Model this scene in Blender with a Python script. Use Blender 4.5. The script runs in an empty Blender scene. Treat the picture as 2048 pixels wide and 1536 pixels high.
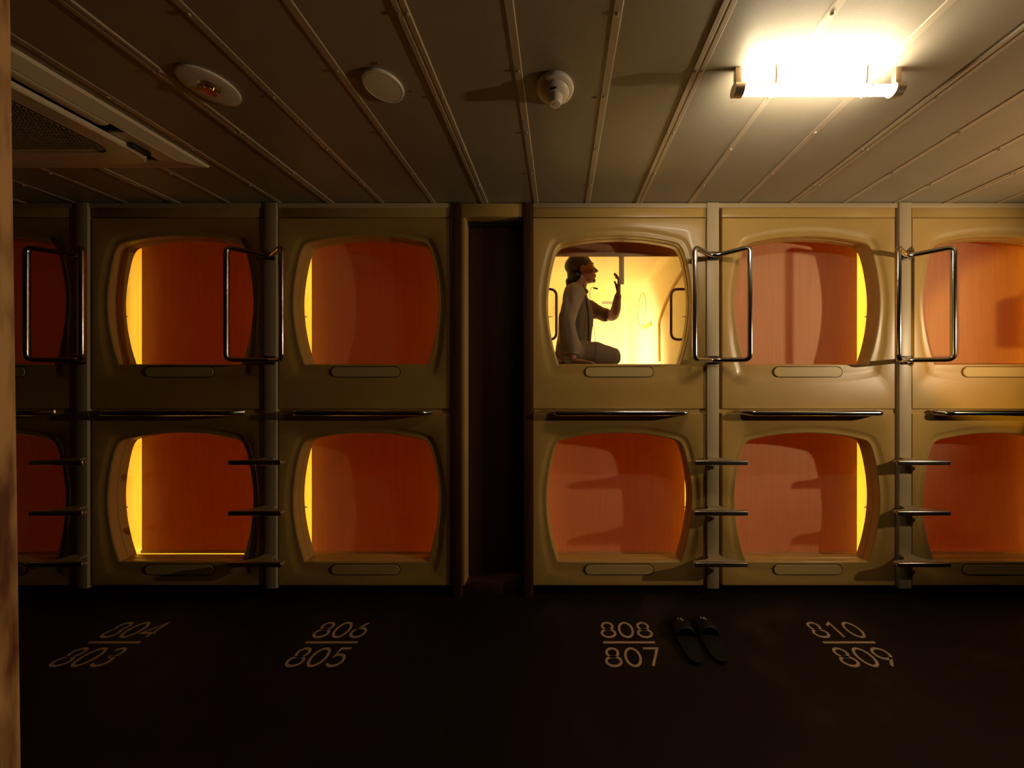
import bpy, bmesh, math, random
from mathutils import Vector, Matrix
random.seed(7)
S = bpy.context.scene
COL = S.collection
PI = math.pi

# ------------------------------------------------------------------ camera, exposure, lights
cd = bpy.data.cameras.new('camera'); cam = bpy.data.objects.new('camera', cd); COL.objects.link(cam)
F = 660.0
cd.sensor_width = 36.0; cd.lens = 36.0*F/2048
cd.shift_x = -96/2048; cd.shift_y = -13/2048
cd.clip_start = 0.02
CAMZ = 1.265
cam.location = (0, -1.9, CAMZ); cam.rotation_euler = (PI/2, 0, 0)
S.camera = cam
S.view_settings.view_transform = 'Standard'; S.view_settings.look = 'None'
S.view_settings.gamma = 1.0; S.view_settings.use_curve_mapping = False
S.view_settings.exposure = 0.0
w = bpy.data.worlds.new('dark_interior'); S.world = w; w.use_nodes = True
w.node_tree.nodes['Background'].inputs[0].default_value = (0.02, 0.008, 0.003, 1)
w.node_tree.nodes['Background'].inputs[1].default_value = 0.02

def lamp(name, kind, loc, energy, color, **k):
    l = bpy.data.lights.new(name, kind); l.energy = energy; l.color = color
    for a, v in k.items():
        setattr(l, a, v)
    o = bpy.data.objects.new(name, l); COL.objects.link(o); o.location = loc
    return o

KEY = (3.15, -1.15, 1.60)          # bulb of the standing lamp further along the corridor
KEY_E = 108
kl = lamp('standing_lamp_bulb', 'SPOT', KEY, KEY_E, (1.0, 0.775, 0.48), shadow_soft_size=0.03, spot_size=math.radians(125), spot_blend=1.0)
KAIM = Vector((-1.0, 0.30, 0.08)); kl.rotation_euler = KAIM.to_track_quat('-Z', 'Y').to_euler()
TUBE_STRENGTH = 56
GLOW_DIM, GLOW_OPEN = 24.0, 36.0
WARM = (1.0, 0.66, 0.09)
WARM_OPEN = (1.0, 0.84, 0.50)
SPOT_E = 650
SPOT = (-1.30, -2.89, 1.10)

# ------------------------------------------------------------------ materials
def mat(name, color, rough=0.5, metal=0.0, spec=0.5, noise=None, bump=None, emit=None, coat=0.0, transl=None):
    m = bpy.data.materials.new(name); m.use_nodes = True
    nt = m.node_tree; n = nt.nodes; L = nt.links; b = n['Principled BSDF']
    b.inputs['Base Color'].default_value = (*color, 1); b.inputs['Roughness'].default_value = rough
    b.inputs['Metallic'].default_value = metal; b.inputs['Specular IOR Level'].default_value = spec
    b.inputs['Coat Weight'].default_value = coat
    tc = n.new('ShaderNodeTexCoord')
    if noise:
        scale, c2, lo, hi, stretch = noise
        mp = n.new('ShaderNodeMapping'); mp.inputs['Scale'].default_value = stretch
        L.new(tc.outputs['Object'], mp.inputs[0])
        t = n.new('ShaderNodeTexNoise'); t.inputs['Scale'].default_value = scale; t.inputs['Detail'].default_value = 6
        L.new(mp.outputs[0], t.inputs['Vector'])
        r = n.new('ShaderNodeMapRange'); r.inputs[1].default_value = lo; r.inputs[2].default_value = hi
        L.new(t.outputs['Fac'], r.inputs[0])
        mx = n.new('ShaderNodeMix'); mx.data_type = 'RGBA'
        mx.inputs['A'].default_value = (*color, 1); mx.inputs['B'].default_value = (*c2, 1)
        L.new(r.outputs[0], mx.inputs['Factor']); L.new(mx.outputs['Result'], b.inputs['Base Color'])
    if bump:
        bs, st, d = bump
        mp = n.new('ShaderNodeMapping'); mp.inputs['Scale'].default_value = st
        L.new(tc.outputs['Object'], mp.inputs[0])
        t = n.new('ShaderNodeTexNoise'); t.inputs['Scale'].default_value = bs; t.inputs['Detail'].default_value = 4
        L.new(mp.outputs[0], t.inputs['Vector'])
        bp = n.new('ShaderNodeBump'); bp.inputs['Strength'].default_value = d; bp.inputs['Distance'].default_value = 0.004
        L.new(t.outputs['Fac'], bp.inputs['Height']); L.new(bp.outputs[0], b.inputs['Normal'])
    if emit:
        b.inputs['Emission Color'].default_value = (*emit[0], 1); b.inputs['Emission Strength'].default_value = emit[1]
    if transl:
        col, f = transl
        tr = n.new('ShaderNodeBsdfTranslucent'); tr.inputs[0].default_value = (*col, 1)
        ms = n.new('ShaderNodeMixShader'); ms.inputs[0].default_value = f
        out = n['Material Output']
        L.new(b.outputs[0], ms.inputs[1]); L.new(tr.outputs[0], ms.inputs[2]); L.new(ms.outputs[0], out.inputs[0])
    return m

M_panel = mat('beige_plastic', (0.51, 0.312, 0.088), 0.36, noise=(3.0, (0.46, 0.275, 0.072), 0.4, 0.7, (1, 1, 1)), spec=0.45, coat=0.08)
M_plate = mat('pale_plate', (0.60, 0.42, 0.17), 0.35)
M_post = mat('painted_metal', (0.50, 0.385, 0.225), 0.42)
M_trim = mat('trim_metal', (0.48, 0.35, 0.19), 0.4)
M_shell = mat('capsule_lining', (0.84, 0.70, 0.38), 0.45)
M_shell_mark = mat('lining_moulding', (0.66, 0.37, 0.07), 0.5)
M_blind = mat('orange_blind_cloth', (0.46, 0.275, 0.135), 0.75, transl=((0.64, 0.070, 0.001), 0.038),
              noise=(60, (0.43, 0.255, 0.125), 0.4, 0.6, (1, 1, 0.05)))
M_blindbar = mat('blind_bar', (0.50, 0.28, 0.12), 0.5)
M_chrome = mat('chrome', (0.56, 0.52, 0.48), 0.16, metal=1.0)
M_steel = mat('brushed_steel', (0.50, 0.46, 0.40), 0.28, metal=1.0)
M_step = mat('step_plate', (0.34, 0.25, 0.135), 0.5)
M_darkmetal = mat('dark_metal', (0.05, 0.035, 0.025), 0.35, metal=0.6)
M_wood = mat('brown_wood', (0.085, 0.026, 0.010), 0.5, noise=(8, (0.05, 0.015, 0.006), 0.35, 0.7, (8, 8, 0.6)))
M_door = mat('dark_door', (0.06, 0.02, 0.01), 0.5, noise=(6, (0.045, 0.015, 0.008), 0.35, 0.7, (6, 6, 0.5)))
M_doormark = mat('door_mark', (0.12, 0.075, 0.045), 0.5)
M_jamb = mat('old_timber', (0.52, 0.29, 0.11), 0.5, noise=(7, (0.14, 0.045, 0.015), 0.44, 0.62, (14, 5, 0.7)))
M_ceil = mat('ceiling_sheet', (0.40, 0.35, 0.255), 0.45, metal=0.12, spec=0.3, noise=(1.3, (0.33, 0.285, 0.20), 0.35, 0.7, (1, 1, 1)), bump=(260, (1, 1, 1), 0.10))
M_batten = mat('batten_metal', (0.50, 0.42, 0.29), 0.45, metal=0.2)
M_floor = mat('worn_dark_floor', (0.0135, 0.0075, 0.005), 0.6, spec=0.16, noise=(2.8, (0.040, 0.024, 0.015), 0.54, 0.80, (1, 1, 1)))
M_plinth = mat('plinth', (0.006, 0.004, 0.003), 0.8, spec=0.2)
M_paint = mat('floor_paint', (0.48, 0.34, 0.215), 0.75, spec=0.15, noise=(55, (0.35, 0.24, 0.15), 0.52, 0.75, (1, 1, 1)))
M_white = mat('white_plastic', (0.88, 0.80, 0.64), 0.4)
M_ac = mat('aircon_plastic', (0.78, 0.66, 0.46), 0.42)
M_black = mat('black', (0.004, 0.003, 0.003), 0.5)
M_rubber = mat('slipper_rubber', (0.010, 0.008, 0.007), 0.6, spec=0.25)
M_tube = mat('tube_glow', (1, 1, 1), 0.4, emit=((1.0, 0.86, 0.64), TUBE_STRENGTH))
M_cap = mat('tube_cap', (0.62, 0.46, 0.30), 0.3, metal=0.6)
M_brass = mat('brass', (0.75, 0.55, 0.22), 0.22, metal=1.0)
M_wall = mat('dim_wall', (0.16, 0.09, 0.045), 0.8, spec=0.2, noise=(2, (0.12, 0.07, 0.035), 0.4, 0.7, (1, 1, 1)))
M_skin = mat('skin', (0.34, 0.14, 0.065), 0.5)
M_hair = mat('black_hair', (0.012, 0.007, 0.005), 0.4, bump=(60, (1, 6, 1), 0.5))
M_shirt = mat('beige_shirt', (0.21, 0.138, 0.075), 0.85, bump=(9, (1, 1, 0.4), 1.0))
M_trousers = mat('taupe_trousers', (0.25, 0.17, 0.10), 0.85, bump=(9, (0.4, 1, 1), 0.8))
M_under = mat('dark_collar', (0.05, 0.028, 0.018), 0.8)
M_mattress = mat('mattress_cloth', (0.62, 0.52, 0.36), 0.9, bump=(30, (1, 1, 1), 0.3))
M_grey = mat('grey_control', (0.30, 0.28, 0.26), 0.4)
M_handle = mat('bronze_rail', (0.16, 0.075, 0.02), 0.4, metal=0.5)
M_bulb = mat('bulb_glass', (1, 0.9, 0.7), 0.3, emit=((1.0, 0.76, 0.47), 6))

# ------------------------------------------------------------------ mesh helpers
def obj(name, bm, m, parent=None, smooth=35, loc=None):
    bmesh.ops.remove_doubles(bm, verts=bm.verts, dist=1e-6)
    bmesh.ops.recalc_face_normals(bm, faces=bm.faces)
    me = bpy.data.meshes.new(name); bm.to_mesh(me); bm.free()
    me.materials.append(m)
    if smooth:
        for p in me.polygons: p.use_smooth = True
        me.set_sharp_from_angle(angle=math.radians(smooth))
    o = bpy.data.objects.new(name, me); COL.objects.link(o)
    if parent: o.parent = parent
    if loc: o.location = loc
    return o

def tag(o, label=None, cat=None, group=None, kind=None):
    if label: o['label'] = label
    if cat: o['category'] = cat
    if group: o['group'] = group
    if kind: o['kind'] = kind
    return o

def thing(name, loc, label, cat, group=None, rz=0):
    o = bpy.data.objects.new(name, None); COL.objects.link(o); o.location = loc; o.rotation_euler = (0, 0, rz)
    o.empty_display_size = 0.1
    return tag(o, label, cat, group)

def copy_tree(o, parent=None):
    c = o.copy(); COL.objects.link(c)
    if parent: c.parent = parent
    for ch in list(o.children): copy_tree(ch, c)
    return c

def B(): return bmesh.new()

def box(bm, x0, x1, y0, y1, z0, z1, bev=0.0, seg=2):
    r = bmesh.ops.create_cube(bm, size=1.0)
    vs = r['verts']
    for v in vs:
        v.co = Vector(((x0+x1)/2 + v.co.x*(x1-x0), (y0+y1)/2 + v.co.y*(y1-y0), (z0+z1)/2 + v.co.z*(z1-z0)))
    if bev > 0:
        es = list({e for v in vs for e in v.link_edges})
        bmesh.ops.bevel(bm, geom=es, offset=bev, segments=seg, affect='EDGES', profile=0.5)
    return bm

def tube(bm, pts, r, n=12, closed=False, caps=True):
    """round tube along a polyline; r may be a list"""
    P = [Vector(p) for p in pts]; K = len(P)
    R = r if isinstance(r, (list, tuple)) else [r]*K
    rings = []; ref = None
    for i, p in enumerate(P):
        if closed: t = (P[(i+1) % K] - P[i-1])
        else: t = P[min(i+1, K-1)] - P[max(i-1, 0)]
        t = t.normalized() if t.length > 1e-9 else Vector((0, 0, 1))
        if ref is None:
            ref = Vector((0, 0, 1)) if abs(t.z) < 0.9 else Vector((0, 1, 0))
        u = (ref - t*ref.dot(t))
        u = u.normalized() if u.length > 1e-6 else t.orthogonal().normalized()
        ref = u; v = t.cross(u)
        rings.append([bm.verts.new(p + (u*math.cos(2*PI*k/n) + v*math.sin(2*PI*k/n))*R[i]) for k in range(n)])
    for i in range(K if closed else K-1):
        a, b = rings[i], rings[(i+1) % K]
        off = 0
        if closed and i == K-1:
            off = min(range(n), key=lambda s: (a[0].co - b[s].co).length)
        for k in range(n):
            bm.faces.new((a[k], a[(k+1) % n], b[(k+1+off) % n], b[(k+off) % n]))
    if caps and not closed:
        bm.faces.new(rings[0]); bm.faces.new(rings[-1])
    return bm

def fillet(pts, r, seg=6, closed=False):
    P = [Vector(p) for p in pts]; K = len(P); out = []
    for i, p in enumerate(P):
        if not closed and i in (0, K-1): out.append(p); continue
        a, b = P[i-1], P[(i+1) % K]
        da, db = (a-p), (b-p); rr = min(r, da.length*0.45, db.length*0.45)
        s, e = p + da.normalized()*rr, p + db.normalized()*rr
        for k in range(seg+1):
            t = k/seg; out.append(s*(1-t)**2 + p*2*t*(1-t) + e*t*t)
    return out

def lathe(bm, prof, n=48, center=(0, 0, 0)):
    """profile of (r, z) about the z axis"""
    c = Vector(center); rings = []
    for r, z in prof:
        if r < 1e-6: rings.append([bm.verts.new(c + Vector((0, 0, z)))])
        else: rings.append([bm.verts.new(c + Vector((r*math.cos(2*PI*k/n), r*math.sin(2*PI*k/n), z))) for k in range(n)])
    for a, b in zip(rings, rings[1:]):
        if len(a) == 1 and len(b) == 1: continue
        for k in range(n):
            k2 = (k+1) % n
            if len(a) == 1: bm.faces.new((a[0], b[k], b[k2]))
            elif len(b) == 1: bm.faces.new((a[k], a[k2], b[0]))
            else: bm.faces.new((a[k], a[k2], b[k2], b[k]))
    return bm

def prism(bm, poly, axis, a, b):
    """extrude 2D polygon; axis 'z': poly=(x,y); axis 'y': poly=(x,z); axis 'x': poly=(y,z)"""
    def mk(p, t):
        return {'z': (p[0], p[1], t), 'y': (p[0], t, p[1]), 'x': (t, p[0], p[1])}[axis]
    A = [bm.verts.new(mk(p, a)) for p in poly]; Bv = [bm.verts.new(mk(p, b)) for p in poly]
    bm.faces.new(A); bm.faces.new(Bv)
    for i in range(len(poly)):
        j = (i+1) % len(poly); bm.faces.new((A[i], A[j], Bv[j], Bv[i]))
    return bm

def rrect(hw, hh, r, seg=6, cx=0, cy=0):
    out = []
    for sx, sy, a0 in ((1, 1, 0), (-1, 1, 90), (-1, -1, 180), (1, -1, 270)):
        for k in range(seg+1):
            a = math.radians(a0 + 90*k/seg)
            out.append((cx + sx*(hw-r) + r*math.cos(a), cy + sy*(hh-r) + r*math.sin(a)))
    return out

def catmull(P, seg=8):
    out = []
    for i in range(len(P)-1):
        p0 = P[max(i-1, 0)]; p1 = P[i]; p2 = P[i+1]; p3 = P[min(i+2, len(P)-1)]
        for k in range(seg):
            t = k/seg
            out.append(tuple(0.5*((2*p1[d]) + (-p0[d]+p2[d])*t + (2*p0[d]-5*p1[d]+4*p2[d]-p3[d])*t*t + (-p0[d]+3*p1[d]-3*p2[d]+p3[d])*t**3) for d in range(len(p1))))
    out.append(tuple(P[-1])); return out

# ------------------------------------------------------------------ setting
CEIL = 2.272
def struct(name, bm, m, **k):
    o = obj(name, bm, m, **k); o['kind'] = 'structure'; return o

struct('floor', box(B(), -5.0, 5.4, -4.2, 2.3, -0.06, 0.0), M_floor, smooth=0)
ceiling = struct('ceiling', box(B(), -5.0, 5.4, -4.2, 0.03, CEIL, CEIL+0.06), M_ceil, smooth=0)
k = 0
for i in range(-13, 17):
    x = -0.433 + 0.2955*i
    wide = (i % 3 == 0)
    bm = B()
    hw = 0.021 if wide else 0.014
    poly = [(x-hw, CEIL-0.0002), (x-hw+0.003, CEIL-0.003), (x+hw-0.003, CEIL-0.003), (x+hw, CEIL-0.0002)]
    if wide:   # two lips with a groove between them
        poly = [(x-hw, CEIL-0.0002), (x-hw+0.003, CEIL-0.005), (x-0.004, CEIL-0.005), (x-0.002, CEIL-0.003), (x+0.002, CEIL-0.003), (x+0.004, CEIL-0.005), (x+hw-0.003, CEIL-0.005), (x+hw, CEIL-0.0002)]
    prism(bm, poly, 'y', -4.1, 0.0)
    for j in range(13):
        y = -0.18 - 0.27*j - (0.1 if i % 2 else 0.0)
        for sx in ((-0.011, 0.011) if wide else (0.0,)):
            lathe(bm, [(0.0052, -0.0045), (0.0045, -0.0085), (0.0025, -0.0095), (0, -0.0095)], 10, (x+sx, y, CEIL))
    obj('ceiling_batten', bm, M_batten, ceiling)

struct('wall_left', box(B(), -5.06, -5.0, -4.2, 2.3, 0, CEIL), M_wall, smooth=0)
struct('wall_right', box(B(), 5.4, 5.46, -4.2, 2.3, 0, CEIL), M_wall, smooth=0)
struct('wall_behind', box(B(), -5.0, 5.4, -4.26, -4.2, 0, CEIL), M_wall, smooth=0)
struct('wall_back', box(B(), -5.0, 5.4, 2.3, 2.36, 0, CEIL), M_wall, smooth=0)
struct('wall_near', box(B(), -5.0, -0.93, -1.60, -1.50, 0, CEIL), M_wall, smooth=0)
# strips and plinths of the capsule wall
struct('trim_1', box(B(), -4.6, -0.62, -0.004, 0.05, 2.241, 2.268, 0.002), M_trim)
struct('trim_2', box(B(), -0.155, 4.2, -0.004, 0.05, 2.241, 2.268, 0.002), M_trim)
struct('trim_3', box(B(), -4.6, -0.625, 0.008, 0.05, 1.058, 1.082), M_panel)
struct('trim_4', box(B(), -0.15, 4.2, 0.008, 0.05, 1.058, 1.082), M_panel)
struct('baseboard_left', box(B(), -4.6, -0.625, 0.05, 0.09, 0, 0.075), M_plinth)
struct('baseboard_right', box(B(), -0.15, 4.2, 0.05, 0.09, 0, 0.075), M_plinth)

# ------------------------------------------------------------------ recessed door between the capsule blocks
dr = thing('door_1', (-0.388, 0.0, 0), None, None); dr['kind'] = 'structure'
bm = B(); box(bm, -0.157, 0.157, 0.075, 0.115, 0.09, 2.185, 0.002)
obj('door_leaf', bm, M_door, dr)
bm = B(); box(bm, -0.028, 0.03, 0.0733, 0.0755, 1.548, 1.553); box(bm, -0.004, 0.008, 0.0733, 0.0755, 1.528, 1.538)
obj('door_plate', bm, M_doormark, dr)
bm = B(); box(bm, -0.231, -0.178, -0.012, 0.13, 0, 2.268, 0.003); obj('door_jamb', bm, M_wood, dr)
bm = B(); box(bm, 0.178, 0.231, -0.012, 0.13, 0, 2.268, 0.003); obj('door_jamb', bm, M_wood, dr)
bm = B(); box(bm, -0.178, -0.160, 0.0, 0.13, 0.07, 2.19, 0.001); obj('door_stop', bm, M_panel, dr)
bm = B(); box(bm, 0.160, 0.178, 0.03, 0.13, 0.07, 2.19, 0.001); obj('door_stop', bm, M_black, dr)
bm = B(); box(bm, -0.178, 0.178, -0.002, 0.13, 2.19, 2.266, 0.002); obj('door_header', bm, M_panel, dr)
bm = B(); box(bm, -0.16, 0.16, 0.058, 0.13, 2.165, 2.19, 0.001); obj('door_rail', bm, M_darkmetal, dr)
bm = B(); box(bm, -0.178, 0.178, 0.03, 0.13, 0, 0.07, 0.002); obj('door_threshold', bm, M_wood, dr)

# ------------------------------------------------------------------ sleeping capsules
H = [(0.0, 0.0), (0.352, 0.0)]
SIDE = catmull([(0.352, 0.0), (0.383, 0.10), (0.407, 0.22), (0.417, 0.34), (0.412, 0.45), (0.396, 0.555), (0.376, 0.638), (0.356, 0.680), (0.328, 0.701), (0.26, 0.717), (0.14, 0.735), (0.0, 0.742)], 6)
right = [(0.352*k/14, 0.0) for k in range(14)] + SIDE           # bottom centre -> top centre
OUT = right + [(-x, z) for x, z in reversed(right[1:-1])]
NO = len(OUT)
CZ = 0.34
def grow(p, d):
    v = Vector((p[0]*1.0, (p[1]-CZ))); v.normalize()
    return (p[0] + v.x*d, p[1] + v.y*d)
def bulge(p):
    """outer edge of the moulded surround"""
    x, z = p
    if z < 1e-6:
        return (x*1.17, -0.022 - 0.102*math.sqrt(max(0, 1-(x/0.40)**2)))
    g = grow(p, 0.052)
    if z < 0.20:
        t = z/0.20; t2 = math.sin(t*PI/2)
        b = (0.352*1.17, -0.022 - 0.102*math.sqrt(1-(0.352/0.40)**2)); e = 0.457
        g = (math.copysign(b[0]*(1-t2) + e*t2, x), b[1]*(1-t) + 0.183*t)
    return g
def rect_ring(x0, x1, z0, z1, ring):
    c = Vector((0, CZ)); out = []
    for p in ring:
        d = Vector(p) - c; t = 1e9
        if d.x > 1e-9: t = min(t, (x1-c.x)/d.x)
        if d.x < -1e-9: t = min(t, (x0-c.x)/d.x)
        if d.y > 1e-9: t = min(t, (z1-c.y)/d.y)
        if d.y < -1e-9: t = min(t, (z0-c.y)/d.y)
        q = c + d*t; out.append((q.x, q.y))
    for cx, cz in ((x0, z0), (x1, z0), (x0, z1), (x1, z1)):
        i = min(range(len(out)), key=lambda i: (out[i][0]-cx)**2 + (out[i][1]-cz)**2)
        out[i] = (cx, cz)
    return out

def front_panel(z0, z1, hw):
    bm = B()
    bul = [bulge(p) for p in OUT]
    rings = [
        (rect_ring(-hw, hw, z0, z1, bul), 0.045),
        (rect_ring(-hw, hw, z0, z1, bul), 0.003),
        (rect_ring(-hw+0.003, hw-0.003, z0+0.003, z1-0.003, bul), 0.0),
        (bul, 0.0)]
    for f, y in ((0.85, 0.0035), (0.62, 0.009), (0.40, 0.0115)):
        rings.append(([(p[0]*(1-f)+b[0]*f, p[1]*(1-f)+b[1]*f) for p, b in zip(OUT, bul)], y))
    rings += [([grow(p, 0.013) for p in OUT], 0.010),
              ([grow(p, 0.006) for p in OUT], 0.011), ([grow(p, 0.0015) for p in OUT], 0.015), (OUT, 0.022),
              ([grow(p, 0.0) for p in OUT], 0.047), ([grow(p, -0.003) for p in OUT], 0.049), ([grow(p, -0.004) for p in OUT], 0.083),
              ([grow(p, -0.001) for p in OUT], 0.088)]
    V = [[bm.verts.new((x, y, z)) for x, z in r] for r, y in rings]
    inner = rect_ring(-0.50, 0.50, -0.06, min(z1+0.0, 0.86), OUT)
    V.append([bm.verts.new((x, 0.088, z)) for x, z in inner])
    for a, b in zip(V, V[1:]):
        for i in range(NO):
            j = (i+1) % NO
            if (a[i].co-b[i].co).length < 1e-7 and (a[j].co-b[j].co).length < 1e-7: continue
            bm.faces.new((a[i], a[j], b[j], b[i]))
    return bm

def make_capsule(kind, hw=0.498):
    up = kind == 'upper'
    z0, z1 = (-0.258, 0.842) if up else (-0.133, 0.858)
    zt = 0.86
    root = thing('sleeping_capsule', (0, 0, 0), 'x', 'sleeping capsule')
    obj('front_panel', front_panel(z0, z1, hw), M_panel, root, smooth=30)
    if up:
        obj('header_strip', box(B(), -hw, hw, 0.0, 0.045, 0.846, 0.899, 0.002), M_panel, root)
    # name plate in its oval recess
    bm = B(); poly = rrect(0.195, 0.026, 0.0255, 8, 0, -0.045)
    prism(bm, poly, 'y', 0.0035, 0.016)
    pl = obj('name_plate', bm, M_plate, root, smooth=30)
    bm = B()
    o1 = rrect(0.2, 0.031, 0.0305, 8, 0, -0.045)
    tube(bm, [(x, 0.0085, z) for x, z in o1], 0.0016, 6, closed=True)
    obj('plate_rim', bm, M_darkmetal, pl)
    # lining behind the panel: rounded box, open to the front
    bm = B()
    sec = rrect(0.50, (zt+0.06)/2, 0.07, 6, 0, (zt-0.06)/2)
    n = len(sec); rr = []
    for y, s in ((0.0885, 1.0), (0.6, 1.0), (1.2, 1.0), (1.9, 1.0), (2.02, 0.985), (2.08, 0.93), (2.10, 0.85)):
        rr.append([bm.verts.new((x*s, y, (zt-0.06)/2 + (z-(zt-0.06)/2)*s)) for x, z in sec])
    for a, b in zip(rr, rr[1:]):
        for i in range(n): bm.faces.new((a[i], a[(i+1) % n], b[(i+1) % n], b[i]))
    bm.faces.new(rr[-1])
    obj('lining', bm, M_shell, root, smooth=50)
    for s in (-1, 1):
        bm = B(); tube(bm, [(s*0.419, 0.086, 0.285), (s*0.400, 0.080, 0.2885), (s*0.386, 0.072, 0.286)], [0.004, 0.003, 0.0015], 8)
        obj('blind_hook', bm, M_white, root)
    return root

def add_blind(root, bottom, strap=False, gap=False):
    """roller blind behind the opening; bottom is its lower edge in local z"""
    bm = B(); nz, nx = 16, 20
    g = [[bm.verts.new((-0.448 + 0.896*i/nx, 0.188 + 0.0015*math.sin(i*1.3)*(1-j/nz), bottom + (0.80-bottom)*j/nz)) for i in range(nx+1)] for j in range(nz+1)]
    for j in range(nz):
        for i in range(nx): bm.faces.new((g[j][i], g[j][i+1], g[j+1][i+1], g[j+1][i]))
    bl = obj('roller_blind', bm, M_blind, root)
    bm = B(); tube(bm, [(-0.46, 0.19, 0.815), (0.46, 0.19, 0.815)], 0.02, 16)
    obj('blind_roller', bm, M_blindbar, bl)
    bm = B(); box(bm, -0.45, 0.45, 0.181, 0.195, bottom-0.012, bottom+0.008, 0.004)
    obj('bottom_bar', bm, M_blindbar, bl)
    return bl

def glow_light(root, e, name='capsule_light', col=WARM):
    # the capsule's own ceiling lamp, behind the blind
    side = root is caps['upD']
    lm = obj('capsule_lamp', box(B(), -0.498, -0.478, 0.75, 1.25, 0.12, 0.42, 0.006) if side else box(B(), -0.16, 0.16, 0.9, 1.3, 0.828, 0.848, 0.006), M_white, root)
    l = bpy.data.lights.new(name, 'AREA'); l.shape = 'RECTANGLE'; l.size = 0.28; l.size_y = 0.36; l.energy = e; l.color = col
    o = bpy.data.objects.new(name, l); COL.objects.link(o); o.parent = root; o.location = (0, 1.1, 0.822)
    if side: l.spread = math.radians(115); o.location = (-0.472, 1.0, 0.27); o.rotation_euler = Vector((1, 0.85, -0.45)).to_track_quat('-Z', 'Y').to_euler()
    return o

UP_Z, LOW_Z = 1.342, 0.20
CX = {'A': -3.285, 'B': -2.198, 'C': -1.123, 'D': 0.342, 'E': 1.432, 'F': 2.525, 'G': 3.62}
up0 = make_capsule('upper'); low0 = make_capsule('lower')
upl = {
 'A': 'upper capsule with closed orange blind, partly cut off by the left timber jamb',
 'B': 'upper capsule with closed red-orange blind above floor number 804',
 'C': 'upper capsule with closed red-orange blind directly left of the dark door',
 'D': 'open brightly lit upper capsule with the seated person inside',
 'E': 'upper capsule with closed salmon blind striped by rail shadows, right of the open one',
 'F': 'upper capsule with closed orange blind cut off by the right picture edge'}
lowl = {
 'A': 'lower capsule with closed blind, partly cut off by the left timber jamb',
 'B': 'lower capsule with closed blind and a bright line under it, behind floor number 804',
 'C': 'lower capsule with closed red blind directly left of the dark door',
 'D': 'lower capsule with closed orange blind, directly below the open lit capsule',
 'E': 'lower capsule with closed orange blind glowing yellow along its right edge, behind floor number 810',
 'F': 'lower capsule with closed orange blind cut off by the right picture edge'}
DIM = {'upA': .35, 'upB': .9, 'upC': .9, 'upE': 1.5, 'upF': 2.2, 'lowA': .35, 'lowB': 1.1, 'lowC': 1.0, 'lowD': 1.3, 'lowE': 1.25, 'lowF': 1.3}
caps = {}
for kind, proto, zb, labs in (('up', up0, UP_Z, upl), ('low', low0, LOW_Z, lowl)):
    for i, c in enumerate('DABCEF'):
        r = proto if i == 0 else copy_tree(proto)
        r.location = (CX[c], 0, zb)
        tag(r, labs[c], 'sleeping capsule', 'upper row of sleeping capsules' if kind == 'up' else 'lower row of sleeping capsules')
        caps[kind+c] = r
for kc, r in caps.items():
    if kc == 'upD': continue
    bot = {'lowB': -0.034}.get(kc, -0.044)
    add_blind(r, bot)
    glow_light(r, GLOW_DIM*DIM[kc])

# ------------------------------------------------------------------ the open capsule
oc = caps['upD']
bl = add_blind(oc, 0.700)
bm = B(); box(bm, 0.030, 0.062, 0.180, 0.183, 0.51, 0.70, 0.001); obj('pull_strap', bm, M_blindbar, bl)
glow_light(oc, GLOW_OPEN, 'open_capsule_light', WARM_OPEN)
tag(oc, upl['D'])
# side rails at both sides of the mouth
for s in (-1, 1):
    x = s*0.365
    pts = fillet([(s*0.498, 0.20, 0.485), (x, 0.20, 0.485), (x, 0.20, 0.165), (s*0.498, 0.20, 0.165)], 0.045, 8)
    bm = B(); tube(bm, pts, 0.0085, 12); obj('inner_grab_rail', bm, M_handle, oc)
# moulded recess line, speaker and label on the right side of the lining
pts = catmull([(0.495, 0.87, 0.06), (0.495, 0.88, 0.12), (0.495, 0.88, 0.30), (0.495, 0.86, 0.41), (0.495, 0.64, 0.55), (0.495, 0.46, 0.62), (0.495, 0.34, 0.65)], 6)
bm = B(); tube(bm, pts, 0.013, 8); obj('recess_moulding', bm, M_shell_mark, oc)
bm = B(); tube(bm, [(0.494, 1.48+0.17*math.cos(a*PI/16), 0.61+0.17*math.sin(a*PI/16)) for a in range(32)], 0.003, 6, closed=True)
tube(bm, [(0.494, 1.48, 0.70), (0.494, 1.50, 0.60)], 0.002, 6)
obj('speaker_oval', bm, M_shell_mark, oc)
bm = B(); box(bm, 0.489, 0.50, 1.13, 1.38, 0.40, 0.44, 0.002); obj('instruction_label', bm, M_shell_mark, oc)
bm = B(); box(bm, 0.165, 0.335, 2.06, 2.095, 0.81, 0.90-0.005, 0.005)
obj('control_panel', bm, M_grey, oc)
bm = B()
box(bm, -0.46, 0.46, 0.10, 2.0, -0.055, -0.003, 0.02, 3)
mt = obj('mattress', bm, M_mattress, loc=(CX['D'], 0, UP_Z))
tag(mt, 'thin pale mattress inside the open capsule under the person', 'mattress')

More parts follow.
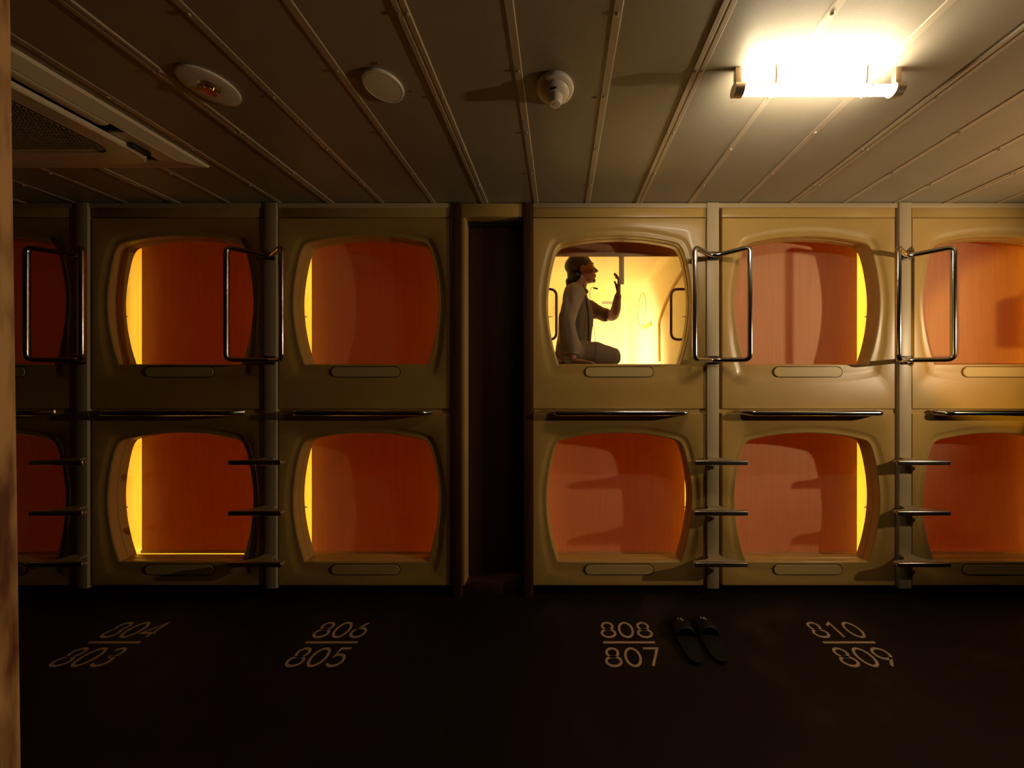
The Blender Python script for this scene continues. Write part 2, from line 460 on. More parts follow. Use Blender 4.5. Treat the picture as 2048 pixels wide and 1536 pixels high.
# black earphone cord hanging in the open capsule
bm = B()
X0, Z0 = 0.245, 1.985
tube(bm, catmull([(X0+0.03, 0.72, Z0-0.012), (X0+0.012, 0.72, Z0-0.004), (X0-0.006, 0.72, Z0-0.03), (X0-0.008, 0.72, 1.88), (X0+0.005, 0.72, 1.75), (X0+0.03, 0.72, 1.62), (X0+0.035, 0.72, 1.52), (X0+0.015, 0.72, 1.46), (X0-0.005, 0.72, 1.40), (X0-0.02, 0.72, 1.352)], 6), 0.0018, 6)
cord = obj('earphone_cord', bm, M_black)
tag(cord, 'thin black cord hanging beside the seated person in the open capsule', 'cord')
bm = B(); tube(bm, [(X0+0.018, 0.72, Z0-0.008), (X0+0.055, 0.72, Z0-0.016)], [0.006, 0.0075], 10); obj('earpiece', bm, M_black, cord)

# ------------------------------------------------------------------ posts, rails, steps, boards
POSTS = [(-2.742, 'far left post beside the timber jamb'), (-1.660, 'dark post between floor numbers 804 and 806'), (0.877, 'pale metal post just right of the open lit capsule'), (1.979, 'pale metal post nearest the right picture edge')]
where = ['farthest left', 'second from the left', 'just right of the open lit capsule', 'nearest the right picture edge']
pp = None; hh = None; ss = None
for i, (x, lab) in enumerate(POSTS):
    if pp is None:
        bm = B(); box(bm, -0.0345, 0.0345, -0.010, 0.05, 0.055, 2.268, 0.002)
        pp = obj('divider_post', bm, M_post); p = pp
    else:
        p = copy_tree(pp)
    p.location = (x, 0, 0); tag(p, 'flat painted metal ' + lab, 'post', 'posts between the capsules')
def make_rail():
    root = thing('grab_rail', (0, 0, 0), 'x', 'grab rail')
    a, b, q, c = 0.147, -0.112, 0.152, -0.028
    z0, z1 = 1.362, 1.972
    loop = [(-a, b, z1), (-0.022, c, z1-0.012), (0.022, c, z1-0.012), (q, b, z1), (q, b, z0), (0.022, c, z0+0.002), (-0.022, c, z0+0.002), (-a, b, z0)]
    bm = B(); tube(bm, fillet(loop, 0.03, 6, closed=True), 0.0135, 14, closed=True)
    obj('rail_tube', bm, M_chrome, root, smooth=60)
    for z in (z1-0.012, z0+0.002):
        bm = B(); box(bm, -0.032, 0.032, -0.020, -0.0105, z-0.024, z+0.024, 0.004)
        tube(bm, [(0, -0.016, z), (0, c, z)], 0.018, 14)
        obj('mounting_bracket', bm, M_darkmetal, root)
    return root
for i, (x, lab) in enumerate(POSTS):
    if hh is None: hh = make_rail(); r = hh
    else: r = copy_tree(hh)
    r.location = (x, 0, 0)
    tag(r, 'chrome tubular grab rail on the post ' + where[i], 'grab rail', 'chrome rails beside the upper capsules')
def make_step():
    root = thing('ladder_step', (0, 0, 0), 'x', 'step')
    pts = catmull([(-0.036, -0.0105), (-0.04, -0.035), (-0.065, -0.062), (-0.143, -0.080)], 6) + [(-0.143, -0.095), (0.143, -0.095)] + catmull([(0.143, -0.080), (0.065, -0.062), (0.04, -0.035), (0.036, -0.0105)], 6)
    bm = B(); prism(bm, pts, 'z', -0.012, 0.0); obj('tread', bm, M_step, root, smooth=30)
    bm = B(); box(bm, -0.145, 0.145, -0.110, -0.094, -0.020, 0.006, 0.006, 3); obj('nosing', bm, M_steel, root)
    return root
sh = ['highest', 'middle', 'lowest']
for i, (x, lab) in enumerate(POSTS):
    for j, z in enumerate((0.808, 0.533, 0.253)):
        if ss is None: ss = make_step(); r = ss
        else: r = copy_tree(ss)
        r.location = (x, 0, z)
        tag(r, sh[j] + ' of three small ladder steps on the post ' + where[i], 'step', 'ladder steps on the divider posts')
def make_board():
    root = thing('foot_board', (0, 0, 0), 'x', 'foot board')
    pts = [(-0.385, -0.003), (-0.378, -0.02), (-0.35, -0.05), (-0.335, -0.058), (0.335, -0.058), (0.35, -0.05), (0.378, -0.02), (0.385, -0.003)]
    bm = B(); prism(bm, pts, 'z', -0.010, 0.006); obj('tread', bm, M_steel, root, smooth=30)
    bm = B(); tube(bm, fillet([(-0.384, -0.010, -0.004), (-0.352, -0.062, -0.004), (0.352, -0.062, -0.004), (0.384, -0.010, -0.004)], 0.02, 5), 0.0175, 14)
    obj('nosing', bm, M_chrome, root, smooth=60)
    return root
bb = None
bl_ = {'A': 'beside the left timber jamb', 'B': 'behind floor number 804', 'C': 'left of the dark door', 'D': 'under the open capsule', 'E': 'under the salmon striped blind', 'F': 'at the right picture edge'}
for c in 'ABCDEF':
    if bb is None: bb = make_board(); r = bb
    else: r = copy_tree(bb)
    r.location = (CX[c], 0, 1.071)
    tag(r, 'narrow metal foot board between two capsules, ' + bl_[c], 'foot board', 'metal foot boards at the capsule seams')
# side strip at the left edge of the door bay
struct('trim_5', box(B(), -0.626, -0.620, -0.006, 0.05, 0.067, 2.242), M_steel)
struct('trim_6', box(B(), -0.158, -0.153, 0.0, 0.05, 0.067, 2.242), M_wood)

# ------------------------------------------------------------------ timber jamb close to the camera at the left
bm = B(); box(bm, -0.14, 0.0, -0.06, 0.06, 0, CEIL+0.02, 0.006)
jb = obj('timber_jamb', bm, M_jamb, loc=(-0.741, -1.455, 0)); jb.rotation_euler = (0, math.radians(-0.8), 0)
jb['kind'] = 'structure'; jb.name = 'trim_7'
sx = math.tan(math.radians(-0.8))
jb.location.x = -0.829 + 0.0176

# ------------------------------------------------------------------ ceiling things
def detector():
    r = thing('heat_detector', (-0.017, -0.755, CEIL), 'cream round heat detector with a small domed head on the ceiling', 'detector')
    bm = B(); lathe(bm, [(0, 0), (0.064, 0), (0.065, -0.006), (0.062, -0.013), (0.053, -0.017), (0.0525, -0.0155), (0.051, -0.0155), (0.0505, -0.018), (0.044, -0.027), (0.03, -0.034), (0.0, -0.034)]); obj('base', bm, M_white, r, smooth=30)
    bm = B(); lathe(bm, [(0.026, -0.030), (0.0245, -0.048), (0.020, -0.058), (0.018, -0.060), (0.007, -0.061), (0.0065, -0.0585), (0.0045, -0.0585), (0.004, -0.062), (0, -0.062)]); obj('sensor_head', bm, M_white, r, smooth=30)
    bm = B(); box(bm, -0.003, 0.018, -0.0345, -0.031, -0.0345, -0.031); 
    bmesh.ops.rotate(bm, verts=bm.verts, cent=(0, 0, 0), matrix=Matrix.Rotation(-0.4, 3, 'Z')); obj('vent_slot', bm, M_black, r)
detector()
r = thing('sprinkler_cover', (-1.205, -0.765, CEIL), 'round cream ceiling plate with a brass sprinkler head', 'sprinkler')
bm = B(); lathe(bm, [(0, 0), (0.076, 0), (0.080, -0.004), (0.079, -0.009), (0.074, -0.011), (0.028, -0.008), (0.024, -0.004), (0, -0.004)]); obj('cover_plate', bm, M_white, r, smooth=30)
bm = B(); lathe(bm, [(0.016, -0.004), (0.016, -0.012), (0.008, -0.014), (0.006, -0.022), (0.018, -0.024), (0.018, -0.026), (0, -0.026)], 24)
tube(bm, [(-0.014, 0, -0.01), (-0.011, 0, -0.02), (-0.004, 0, -0.024)], 0.0025, 8); tube(bm, [(0.014, 0, -0.01), (0.011, 0, -0.02), (0.004, 0, -0.024)], 0.0025, 8)
obj('sprinkler_head', bm, M_brass, r, smooth=30)
r = thing('round_cover', (-0.608, -0.765, CEIL), 'plain white round cover disc on the ceiling beside the lens-shaped seam', 'ceiling cover')
r['label'] = 'plain white round disc on the ceiling between the sprinkler and the detector'
bm = B(); lathe(bm, [(0, 0), (0.064, 0), (0.066, -0.004), (0.064, -0.010), (0.059, -0.011), (0.058, -0.009), (0.0565, -0.009), (0.056, -0.0105), (0, -0.012)]); obj('disc', bm, M_white, r, smooth=30)
bm = B()
for a in (200, 285, 20): lathe(bm, [(0.005, 0), (0.0045, -0.004), (0, -0.0045)], 10, (0.09*math.cos(math.radians(a)), 0.08*math.sin(math.radians(a)), 0))
obj('screw', bm, M_steel, r)

# fluorescent tube
TX0, TX1, TY, TZ = 0.565, 1.112, -0.823, CEIL-0.070
tl = thing('fluorescent_lamp', ((TX0+TX1)/2, TY, CEIL), 'glowing bare fluorescent tube clipped under the ceiling', 'lamp')
L2 = (TX1-TX0)/2
bm = B(); tube(bm, [(-L2+0.03, 0, -0.070), (L2-0.03, 0, -0.070)], 0.0155, 20); obj('glowing_tube', bm, M_tube, tl, smooth=60)
for s in (-1, 1):
    bm = B(); tube(bm, [(s*(L2-0.03), 0, -0.070), (s*L2, 0, -0.070)], 0.0205, 20)
    box(bm, s*(L2-0.014)-0.010, s*(L2-0.014)+0.010, -0.008, 0.008, -0.055, 0.0, 0.002); obj('end_cap', bm, M_cap, tl)
for x in (-0.135, 0.16):
    bm = B(); tube(bm, [(x + 0.0, 0.0215*math.sin(a*PI/8), -0.070+0.0215*math.cos(a*PI/8)) for a in range(-6, 7)], 0.002, 8)
    tube(bm, [(x, 0, -0.049), (x, -0.004, -0.03), (x-0.006, -0.012, 0)], 0.0035, 8); obj('clip', bm, M_steel, tl)

# ceiling cassette air conditioner
ac = thing('ceiling_air_conditioner', (-1.665, -0.333, CEIL), 'cream ceiling cassette air conditioner with its grille hanging slightly open', 'air conditioner')
bm = B()
W, D = 1.02, 1.0
def fr(inx0, inx1, iny0, iny1):
    out = [(-W, 0), (0, 0), (0, -D), (-W, -D)]; inn = [(inx0, iny1), (inx1, iny1), (inx1, iny0), (inx0, iny0)]
    lv = []
    for ring, z in ((out, -0.001), (out, -0.009), ([(x*0.994-0.003*1, y*0.994-0.003) for x, y in out], -0.014), (inn, -0.034), (inn, -0.001)):
        lv.append([bm.verts.new((x, y, z)) for x, y in ring])
    for a, b in zip(lv, lv[1:]):
        for i in range(4): bm.faces.new((a[i], a[(i+1) % 4], b[(i+1) % 4], b[i]))
fr(-W+0.06, -0.06, -D+0.10, -0.085)
box(bm, -0.135, -0.055, -0.255, -0.08, -0.034, -0.022, 0.002)
obj('frame', bm, M_ac, ac, smooth=20)
bm = B(); box(bm, -W+0.058, -0.058, -D+0.098, -0.083, -0.016, -0.012); obj('dark_cavity', bm, M_black, ac)
# air vane strips along the sides (curved slats)
for (x, y0, y1) in ((-0.089, -0.88, -0.30),):
    bm = B()
    prof = [(0.026*math.cos(a), 0.010*math.sin(a)) for a in [PI*k/10 for k in range(11)]]
    prism(bm, [(x+px, -0.030-pz) for px, pz in prof], 'y', y0, y1)
    obj('air_vane', bm, M_ac, ac, smooth=40)
# hanging grille, rounded corners, tilted
gp = rrect(0.40, 0.405, 0.08, 8, 0, 0)
bm = B()
lv = []
for sc, z in ((1.0, 0.0), (1.0, -0.014), (0.985, -0.020), (0.80, -0.022), (0.795, -0.016), (0.0, -0.016)):
    lv.append([bm.verts.new((x*sc, y*sc, z)) for x, y in gp] if sc > 0 else None)
for a, b in zip(lv, lv[1:]):
    if b is None: bm.faces.new(a); break
    for i in range(len(gp)): bm.faces.new((a[i], a[(i+1) % len(gp)], b[(i+1) % len(gp)], b[i]))
bm.faces.new(lv[0])
gr = obj('intake_grille', bm, M_ac, ac, smooth=30, loc=(-0.525, -0.50, -0.038)); gr.rotation_euler = (0, 0, 0)
bm = B()
for i in range(41): box(bm, -0.30+0.015*i-0.002, -0.30+0.015*i+0.002, -0.30, 0.30, -0.0225, -0.017)
for i in range(41): box(bm, -0.302, 0.302, -0.30+0.015*i-0.0015, -0.30+0.015*i+0.0015, -0.0225, -0.017)
obj('grille_mesh', bm, M_step, gr, smooth=0)
bm = B(); box(bm, -0.128, -0.100, -0.205, -0.14, -0.052, -0.034, 0.004); obj('hinge_latch', bm, M_black, ac)

# ------------------------------------------------------------------ painted floor numbers
def arc(cx, cy, rx, ry, a0, a1, n=14):
    return [(cx+rx*math.cos(math.radians(a0+(a1-a0)*k/n)), cy+ry*math.sin(math.radians(a0+(a1-a0)*k/n))) for k in range(n+1)]
G = {   # strokes in a box 0.62 wide, 1 high
 '0': [arc(.31, .5, .31, .5, 90, 450, 30)],
 '1': [[(.12, .80), (.36, 1.0), (.36, 0.0)]],
 '3': [arc(.30, .74, .25, .26, 150, -80, 16) + arc(.30, .27, .29, .27, 88, -155, 18)],
 '4': [[(.50, 0), (.50, 1.0), (.0, .27), (.66, .27)]],
 '5': [[(.56, 1.0), (.14, 1.0), (.07, .53)] + arc(.28, .32, .31, .32, 128, -150, 20)],
 '6': [[(.46, 1.0), (.10, .52)], arc(.31, .31, .31, .31, 0, 360, 24)],
 '7': [[(.0, 1.0), (.62, 1.0), (.20, 0.0)]],
 '8': [arc(.31, .75, .245, .25, 0, 360, 22), arc(.31, .26, .31, .26, 0, 360, 24)],
 '9': [arc(.31, .69, .31, .31, 0, 360, 24), [(.53, .48), (.17, 0.0)]],
}
def ribbon(bm, pts, w, z0=0.0004, z1=0.0012):
    P = [Vector((p[0], p[1], 0)) for p in pts]; n = len(P); closed = (P[0]-P[-1]).length < 1e-5
    L = []; R = []
    for i in range(n):
        if closed and i in (0, n-1): t = P[1]-P[n-2]
        else:
            t = P[min(i+1, n-1)] - P[max(i-1, 0)]
            if 0 < i < n-1:
                a = (P[i]-P[i-1]).normalized(); b = (P[i+1]-P[i]).normalized(); t = a+b
                m = max(0.5, t.length/2)
            else: m = 1.0
        if closed and i in (0, n-1): m = 1.0
        t.normalize(); q = Vector((-t.y, t.x, 0))*(w/2/m)
        L.append(P[i]+q); R.append(P[i]-q)
    va = [[bm.verts.new((v.x, v.y, z)) for v in L] for z in (z0, z1)]; vb = [[bm.verts.new((v.x, v.y, z)) for v in R] for z in (z0, z1)]
    for i in range(n-1):
        bm.faces.new((va[1][i], va[1][i+1], vb[1][i+1], vb[1][i]))
        bm.faces.new((va[0][i], va[0][i+1], va[1][i+1], va[1][i])); bm.faces.new((vb[0][i], vb[0][i+1], vb[1][i+1], vb[1][i]))
def number(txt, w, h, y0, parent):
    adv = 0.090*w; gw = 0.066*w; bm = B(); x = -(adv*2+gw)/2
    for ch in txt:
        for st in G[ch]:
            ribbon(bm, [(x + p[0]/0.62*gw, y0 + p[1]*h) for p in st], 0.0115)
        x += adv
    return obj('room_number', bm, M_paint, parent, smooth=0)
for x, a, b, lab in ((-2.128, '804', '803', 'faded painted floor number 804 over 803, farthest left'), (-1.090, '806', '805', 'painted floor number 806 over 805 left of the door'),
                (0.330, '808', '807', 'painted floor number 808 over 807 beside the black slippers'), (1.380, '810', '809', 'painted floor number 810 over 809 at the right')):
    r = thing('floor_number', (x, -0.325, 0), lab, 'floor marking', 'painted room numbers on the floor')
    number(a, 1.0, 0.094, 0.032, r); number(b, 1.0, 0.094, -0.129, r)
    bm = B(); box(bm, -0.124, 0.124, -0.006, 0.006, 0.0004, 0.0012); obj('bar', bm, M_paint, r, smooth=0)

# ------------------------------------------------------------------ slippers
def slipper():
    r = thing('slipper', (0, 0, 0), 'x', 'slipper')
    def width(t):   # t 0 heel .. 1 toe
        return 0.037 + 0.011*math.sin(min(1, t*1.15)*PI*0.62)**1.3
    N = 20; L = 0.275
    def yy(k): return -L/2*math.cos(PI*k/N)
    def ww(y):
        t = (y+L/2)/L; e = 1.0
        if t < 0.14: e = math.sqrt(max(0, 1-((0.14-t)/0.14)**2))
        if t > 0.83: e = math.sqrt(max(0, 1-((t-0.83)/0.17)**2))
        return width(t)*e
    foot = [(-ww(yy(k)), yy(k)) for k in range(N+1)]
    outl = foot + [(-x, y) for x, y in reversed(foot[1:-1])]
    bm = B(); prism(bm, outl, 'z', 0.0006, 0.018); obj('sole', bm, M_rubber, r, smooth=30)
    bm = B(); rows = []
    for k in range(9):
        t = 0.50 + 0.47*k/8; y = -L/2 + L*t; wv = max(0.010, ww(y))*1.03
        hgt = 0.052*(1-((t-0.5)/0.56)**2)
        rows.append([bm.verts.new((wv*math.cos(PI*j/12), y, 0.012 + hgt*math.sin(PI*j/12)**0.8)) for j in range(13)])
    for a, b in zip(rows, rows[1:]):
        for j in range(12): bm.faces.new((a[j], a[j+1], b[j+1], b[j]))
    up = obj('upper', bm, M_rubber, r, smooth=60)
    md = up.modifiers.new('thick', 'SOLIDIFY'); md.thickness = 0.003
    bm = B()
    def prj(x, y):
        t = (y+L/2)/L; hgt = 0.052*(1-((t-0.5)/0.56)**2); wv = width(t)
        s = math.sqrt(max(0, 1-(x/wv)**2)); return (x, y, 0.0135 + hgt*s**0.8)
    ring = [prj(-0.010+0.0032*math.cos(a), 0.082+0.0045*math.sin(a)) for a in [2*PI*k/12 for k in range(12)]]
    tube(bm, ring, 0.0011, 6, closed=True)
    cc = [prj(0.005+0.0075*math.cos(math.radians(a)), 0.070+0.0105*math.sin(math.radians(a))) for a in range(50, 320, 18)]
    tube(bm, cc, 0.0013, 6); obj('logo', bm, M_white, r)
    return r
s0 = slipper(); s0.location = (0.606, -0.318, 0); tag(s0, 'black slipper nearer to the floor number 808', 'slipper', 'pair of black slippers'); s0.rotation_euler.z = 0.02
s1 = copy_tree(s0); s1.location = (0.722, -0.312, 0); tag(s1, 'black slipper of the pair farther from floor number 808', 'slipper', 'pair of black slippers'); s1.rotation_euler.z = -0.02

# ------------------------------------------------------------------ seated person in the open capsule
from mathutils import noise as mnoise
from mathutils.bvhtree import BVHTree
def ell(bm, c, r, rot=None, n=20):
    res = bmesh.ops.create_uvsphere(bm, u_segments=n, v_segments=n//2+2, radius=1.0)
    M = Matrix.Translation(c) @ (Matrix.Rotation(rot[0], 4, rot[1]) if rot else Matrix()) @ Matrix.Diagonal((*r, 1))
    bmesh.ops.transform(bm, matrix=M, verts=res['verts'])
def limb(bm, pts, n=16):
    """tapering limb through (x, y, z, r), with rounded ends"""
    P = catmull(pts, 6)
    a, b = P[0], P[-1]
    tube(bm, [p[:3] for p in P], [p[3] for p in P], n)
    ell(bm, a[:3], (a[3],)*3); ell(bm, b[:3], (b[3],)*3)
def grown(name, bm, m, voxel, parent=None, smooth_it=4, folds=0.0, fscale=9.0):
    me = bpy.data.meshes.new('tmp'); bmesh.ops.recalc_face_normals(bm, faces=bm.faces); bm.to_mesh(me); bm.free()
    t = bpy.data.objects.new('tmp', me); COL.objects.link(t)
    rm = t.modifiers.new('r', 'REMESH'); rm.mode = 'VOXEL'; rm.voxel_size = voxel
    sm = t.modifiers.new('s', 'SMOOTH'); sm.iterations = smooth_it; sm.factor = 0.5
    dg = bpy.context.evaluated_depsgraph_get()
    out = bpy.data.meshes.new_from_object(t.evaluated_get(dg)); bpy.data.objects.remove(t)
    if folds:
        nn = [v.normal.copy() for v in out.vertices]
        for v, nv in zip(out.vertices, nn):
            c = v.co; q = Vector((c.x*fscale, c.y*fscale, c.z*fscale*0.35 + 1.5*math.sin(c.x*14)))
            d = mnoise.fractal(q, 1.0, 2.0, 2) 
            v.co = c + nv*folds*(d - 0.15)
    out.materials.clear(); out.materials.append(m)
    for p in out.polygons: p.use_smooth = True; p.material_index = 0
    out.name = name
    o = bpy.data.objects.new(name, out); COL.objects.link(o)
    if parent: o.parent = parent
    return o
def hand(bm, wrist, fwd, side, up, s=1.0, curl=0.25):
    """palm, four unequal fingers and a thumb; fwd along fingers, side towards the thumb, up = back of the hand"""
    Wp, f, sd, u = Vector(wrist), Vector(fwd).normalized(), Vector(side).normalized(), Vector(up).normalized()
    for a in (-0.022, -0.008, 0.008, 0.022):   # palm as four merged bars
        limb(bm, [(*(Wp + sd*a*0.55*s), 0.017*s), (*(Wp + f*0.04*s + sd*a*s), 0.0145*s), (*(Wp + f*0.082*s + sd*a*1.1*s), 0.0115*s)], 10)
    for a, ln, k in ((0.028, 0.068, 1.0), (0.0095, 0.077, 0.9), (-0.0095, 0.071, 1.05), (-0.027, 0.055, 1.2)):
        p = Wp + f*0.084*s + sd*a*1.05*s; d = (f + sd*a*3.5).normalized(); pts = [(*p, 0.0088*s)]
        ang = 0.0
        for q, (fr, rr) in enumerate(((0.45, 0.0082), (0.3, 0.0076), (0.25, 0.0065))):
            ang += curl*k
            dd = (d*math.cos(ang) - u*math.sin(ang)); p = p + dd*ln*fr*s; pts.append((*p, rr*s))
        limb(bm, pts, 10)
    p0 = Wp + f*0.022*s + sd*0.022*s; d = (f*0.62 + sd*0.75 - u*0.25).normalized()
    p1 = p0 + d*0.034*s; d2 = (f*0.9 + sd*0.35 - u*0.3).normalized(); p2 = p1 + d2*0.030*s; p3 = p2 + (d2 - u*0.2).normalized()*0.022*s
    limb(bm, [(*p0, 0.014*s), (*p1, 0.0105*s), (*p2, 0.009*s), (*p3, 0.0072*s)], 10)

BX, BY = 0.0, 0.0
person = None
bm = B()
# torso, hips
limb(bm, [(0.085, 0.46, 1.44, 0.100), (0.092, 0.46, 1.57, 0.085), (0.115, 0.46, 1.74, 0.096), (0.125, 0.46, 1.83, 0.075)])
limb(bm, [(0.105, 0.34, 1.835, 0.052), (0.125, 0.46, 1.86, 0.055), (0.15, 0.585, 1.84, 0.052)])
limb(bm, [(0.125, 0.46, 1.87, 0.056), (0.142, 0.463, 1.915, 0.047), (0.155, 0.465, 1.97, 0.050)])
# head, face turned to the right and slightly up
HC = Vector((0.155, 0.465, 2.030)); TL = Matrix.Rotation(math.radians(-9), 3, 'Y')
def hp(x, y, z): return tuple(HC + TL @ Vector((x, y, z)))
ell(bm, hp(-0.008, 0, 0.022), (0.098, 0.076, 0.086))
ell(bm, hp(0.030, 0, -0.022), (0.063, 0.060, 0.075))
ell(bm, hp(0.040, 0, -0.062), (0.045, 0.045, 0.036))
ell(bm, hp(0.072, 0, -0.083), (0.018, 0.020, 0.016))       # chin
ell(bm, hp(0.076, 0, 0.030), (0.016, 0.045, 0.012))         # brow
limb(bm, [(*hp(0.084, 0, 0.016), 0.008), (*hp(0.100, 0, -0.010), 0.010), (*hp(0.108, 0, -0.020), 0.0105)], 10)   # nose
for s in (-1, 1):
    ell(bm, hp(0.098, s*0.011, -0.024), (0.009, 0.008, 0.007))
    ell(bm, hp(0.066, s*0.040, -0.020), (0.020, 0.018, 0.020))                       # cheek
    ell(bm, hp(-0.004, s*0.078, -0.010), (0.016, 0.007, 0.028), rot=(0.2, 'Y'))      # ear
ell(bm, hp(0.089, 0, -0.046), (0.010, 0.020, 0.0055)); ell(bm, hp(0.087, 0, -0.058), (0.010, 0.018, 0.006))  # lips
# near arm, straight down to the mattress
limb(bm, [(0.100, 0.315, 1.835, 0.050), (0.070, 0.27, 1.73, 0.043), (0.050, 0.245, 1.615, 0.037), (0.062, 0.235, 1.50, 0.035), (0.078, 0.232, 1.415, 0.026), (0.084, 0.232, 1.385, 0.024)])
hand(bm, (0.086, 0.232, 1.378), (1, -0.15, -0.12), (0.05, 1, 0), (0, 0, 1), 0.88, 0.06)
# far arm raised, hand closed on the pull strap
limb(bm, [(0.150, 0.60, 1.835, 0.050), (0.26, 0.565, 1.765, 0.042), (0.372, 0.50, 1.712, 0.037), (0.388, 0.415, 1.735, 0.036), (0.386, 0.325, 1.790, 0.026), (0.386, 0.303, 1.806, 0.024)])
hand(bm, (0.386, 0.288, 1.816), (0.03, -0.28, 1.0), (-0.25, -0.95, -0.2), (0.95, -0.2, 0.0), 0.90, 0.32)
# legs folded under
for y0, yk, ya in ((0.39, 0.345, 0.35), (0.53, 0.575, 0.55)):
    limb(bm, [(0.085, y0, 1.425, 0.085), (0.22, (y0+yk)/2, 1.418, 0.072), (0.36, yk, 1.403, 0.052)])
    limb(bm, [(0.36, yk, 1.400, 0.050), (0.22, (yk+ya)/2, 1.392, 0.042), (0.05, ya, 1.388, 0.034)])
    limb(bm, [(0.05, ya, 1.388, 0.032), (-0.02, ya, 1.385, 0.028), (-0.085, ya, 1.377, 0.022)])
person = grown('person', bm, M_skin, 0.0045, smooth_it=3)
tag(person, 'person with tied dark hair and beige shirt sitting in the open capsule, hand raised', 'person')
for s in (-1, 1):
    bm = B(); ell(bm, hp(0.0755, s*0.031, 0.004), (0.011, 0.0125, 0.010)); e = obj('eye', bm, M_white, person)
    bm = B(); ell(bm, hp(0.0850, s*0.032, 0.006), (0.0028, 0.005, 0.005)); obj('iris', bm, M_black, e)
    bm = B(); tube(bm, catmull([hp(0.083, s*0.013, 0.026), hp(0.088, s*0.030, 0.032), hp(0.076, s*0.050, 0.026)], 5), 0.0028, 6); obj('eyebrow', bm, M_hair, person)
# hair: cap with a low knot
bm = B()
ell(bm, hp(-0.017, 0, 0.036), (0.102, 0.084, 0.084)); ell(bm, hp(-0.050, 0, -0.020), (0.062, 0.070, 0.070))
ell(bm, hp(-0.020, -0.045, 0.008), (0.042, 0.038, 0.045)); ell(bm, hp(-0.020, 0.045, 0.008), (0.042, 0.038, 0.045))
ell(bm, hp(-0.098, 0, -0.060), (0.030, 0.034, 0.026)); ell(bm, hp(-0.112, 0, -0.078), (0.016, 0.018, 0.026))
limb(bm, [(*hp(-0.06, 0, -0.045), 0.03), (*hp(-0.1, 0, -0.06), 0.022)])
grown('hair', bm, M_hair, 0.005, person, 3, 0.004, 30)
# shirt with loose sleeves
bm = B()
limb(bm, [(0.098, 0.46, 1.462, 0.128), (0.102, 0.46, 1.57, 0.122), (0.118, 0.46, 1.70, 0.120), (0.126, 0.46, 1.80, 0.098), (0.128, 0.46, 1.845, 0.070)], 20)
limb(bm, [(0.098, 0.318, 1.830, 0.070), (0.118, 0.46, 1.866, 0.070), (0.15, 0.59, 1.835, 0.068)])
limb(bm, [(0.096, 0.312, 1.828, 0.070), (0.064, 0.265, 1.72, 0.060), (0.048, 0.243, 1.61, 0.058), (0.062, 0.236, 1.50, 0.056), (0.076, 0.233, 1.462, 0.053)])
limb(bm, [(0.15, 0.60, 1.828, 0.064), (0.25, 0.568, 1.766, 0.058), (0.325, 0.530, 1.726, 0.052)])
shirt = grown('shirt', bm, M_shirt, 0.007, person, 3, 0.013, 11)
bvh = BVHTree.FromPolygons([v.co[:] for v in shirt.data.vertices], [p.vertices[:] for p in shirt.data.polygons])
def onto(x, z):
    hit = bvh.ray_cast(Vector((x, 0.0, z)), Vector((0, 1, 0)))
    return hit[0] if hit[0] else None
pp_ = [onto(x, z) for x, z in catmull([(0.160, 1.90), (0.175, 1.84), (0.188, 1.76), (0.196, 1.66), (0.200, 1.56), (0.196, 1.47)], 6)]
pp_ = [p for p in pp_ if p]
if len(pp_) > 3:
    bm = B(); tube(bm, pp_, [0.007]*len(pp_), 8); obj('front_opening', bm, M_under, shirt, smooth=60)
bm = B(); tube(bm, [(0.137 + 0.058*math.cos(a*PI/12), 0.462 + 0.060*math.sin(a*PI/12), 1.895 - 0.018*math.cos(a*PI/12)) for a in range(24)], 0.010, 8, closed=True)
obj('collar', bm, M_shirt, shirt, smooth=60)
bm = B(); tube(bm, [(0.078 + 0.047*math.cos(a*PI/10), 0.233 + 0.047*math.sin(a*PI/10), 1.420) for a in range(20)], 0.007, 8, closed=True)
tube(bm, [(0.076, 0.233, 1.47), (0.078, 0.233, 1.413)], [0.052, 0.050], 20, caps=False)
obj('cuff', bm, M_shirt, shirt, smooth=60)
bm = B()
for y0, yk, ya in ((0.39, 0.345, 0.35), (0.53, 0.575, 0.55)):
    limb(bm, [(0.085, y0, 1.440, 0.100), (0.22, (y0+yk)/2, 1.425, 0.086), (0.355, yk, 1.412, 0.064)])
    limb(bm, [(0.36, yk, 1.408, 0.060), (0.22, (yk+ya)/2, 1.40, 0.052), (0.045, ya, 1.397, 0.044)])
limb(bm, [(0.06, 0.38, 1.44, 0.095), (0.06, 0.54, 1.44, 0.095)])
grown('trousers', bm, M_trousers, 0.007, person, 3, 0.010, 12)

# ------------------------------------------------------------------ lamps and tripod outside the frame
r = thing('standing_lamp', (KEY[0], KEY[1], 0), 'standing lamp with a bare warm bulb further along the corridor', 'lamp')
bm = B(); lathe(bm, [(0, 0), (0.14, 0), (0.14, 0.012), (0.02, 0.03), (0, 0.03)]); obj('base', bm, M_darkmetal, r)
bm = B(); tube(bm, [(0, 0, 0.02), (0, 0, KEY[2]-0.10)], 0.011, 12); obj('pole', bm, M_darkmetal, r)
bm = B(); lathe(bm, [(0, -0.11), (0.017, -0.11), (0.017, -0.062), (0.012, -0.06), (0, -0.06)], 20, (0, 0, KEY[2])); obj('socket', bm, M_white, r)

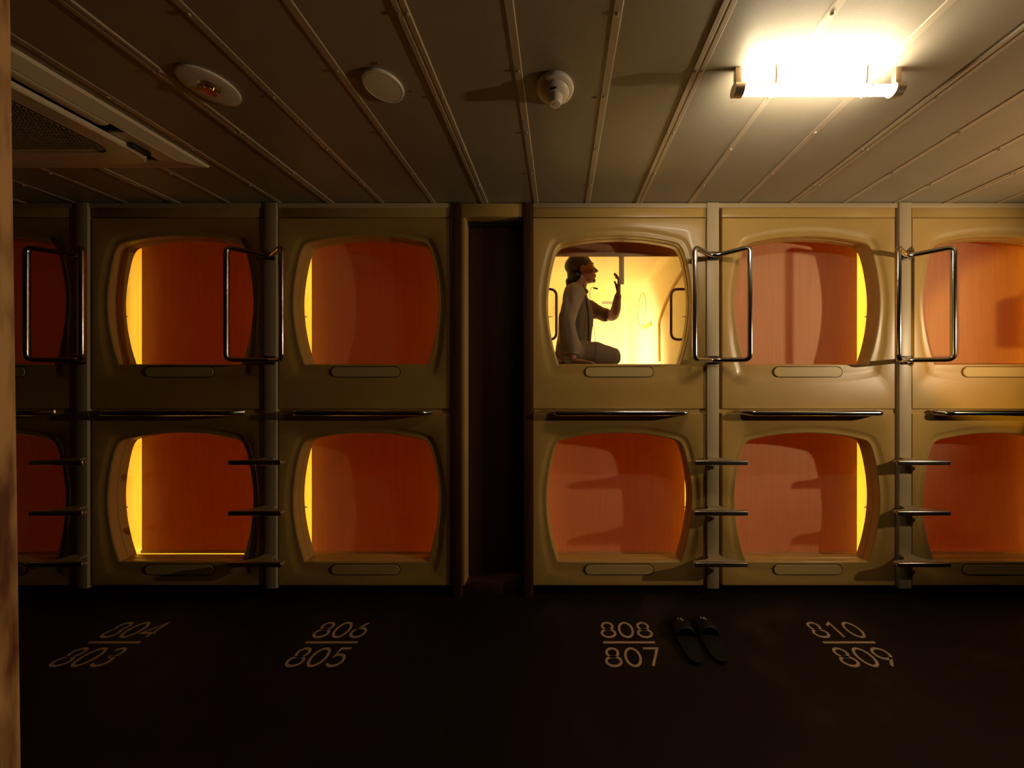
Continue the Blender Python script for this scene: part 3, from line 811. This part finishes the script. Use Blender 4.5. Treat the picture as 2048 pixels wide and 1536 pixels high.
r = thing('spot_lamp', (SPOT[0], SPOT[1], 0), 'small warm spot lamp on a stand in the room behind', 'lamp')
aim = (Vector((3.06, 0.08, 1.52)) - Vector(SPOT)).normalized()
bm = B(); lathe(bm, [(0, 0), (0.12, 0), (0.12, 0.012), (0.02, 0.03), (0, 0.03)]); obj('base', bm, M_darkmetal, r)
bm = B(); tube(bm, [(0, 0, 0.02), (0, 0, SPOT[2]-0.04)], 0.011, 12); obj('pole', bm, M_darkmetal, r)
bm = B(); a = Vector((0, 0, SPOT[2])); tube(bm, [a - aim*0.10, a - aim*0.03, a + aim*0.03], [0.02, 0.045, 0.05], 20, caps=False); obj('shade', bm, M_darkmetal, r)
sp = lamp('spot_lamp_bulb', 'SPOT', SPOT, SPOT_E, (1.0, 0.56, 0.07), spot_size=math.radians(15), spot_blend=0.4, shadow_soft_size=0.008)
sp.rotation_euler = aim.to_track_quat('-Z', 'Y').to_euler()

r = thing('camera_tripod', (0, -2.0, 0), 'black camera tripod in the corridor', 'tripod')
for k, a in enumerate((-90, 35, 145)):
    bm = B(); ca, sa = math.cos(math.radians(a)), math.sin(math.radians(a))
    tube(bm, [(0.03*ca, 0.03*sa, 1.06), (0.20*ca, 0.20*sa, 0.50), (0.36*ca, 0.36*sa, 0.004)], [0.017, 0.014, 0.010], 12); obj('leg', bm, M_black, r)
bm = B(); tube(bm, [(0, 0, 0.85), (0, 0, 1.18)], 0.014, 12); lathe(bm, [(0, 1.02), (0.045, 1.02), (0.045, 1.07), (0, 1.07)], 20); obj('centre_column', bm, M_black, r)
bm = B(); box(bm, -0.035, 0.035, -0.03, 0.03, 1.16, 1.205, 0.006); tube(bm, [(0.02, 0, 1.17), (0.17, -0.10, 1.06)], 0.007, 10); obj('head', bm, M_black, r)
t = thing('photo_camera', (0, -1.98, 1.206), 'black photo camera on the tripod', 'camera')
bm = B(); box(bm, -0.068, 0.068, -0.035, 0.03, 0.0, 0.095, 0.01, 3); box(bm, -0.025, 0.025, -0.03, 0.025, 0.09, 0.118, 0.008, 2); obj('body', bm, M_black, t)
bm = B(); tube(bm, [(0, 0.03, 0.058), (0, 0.052, 0.058)], 0.034, 24); obj('lens', bm, M_black, t)
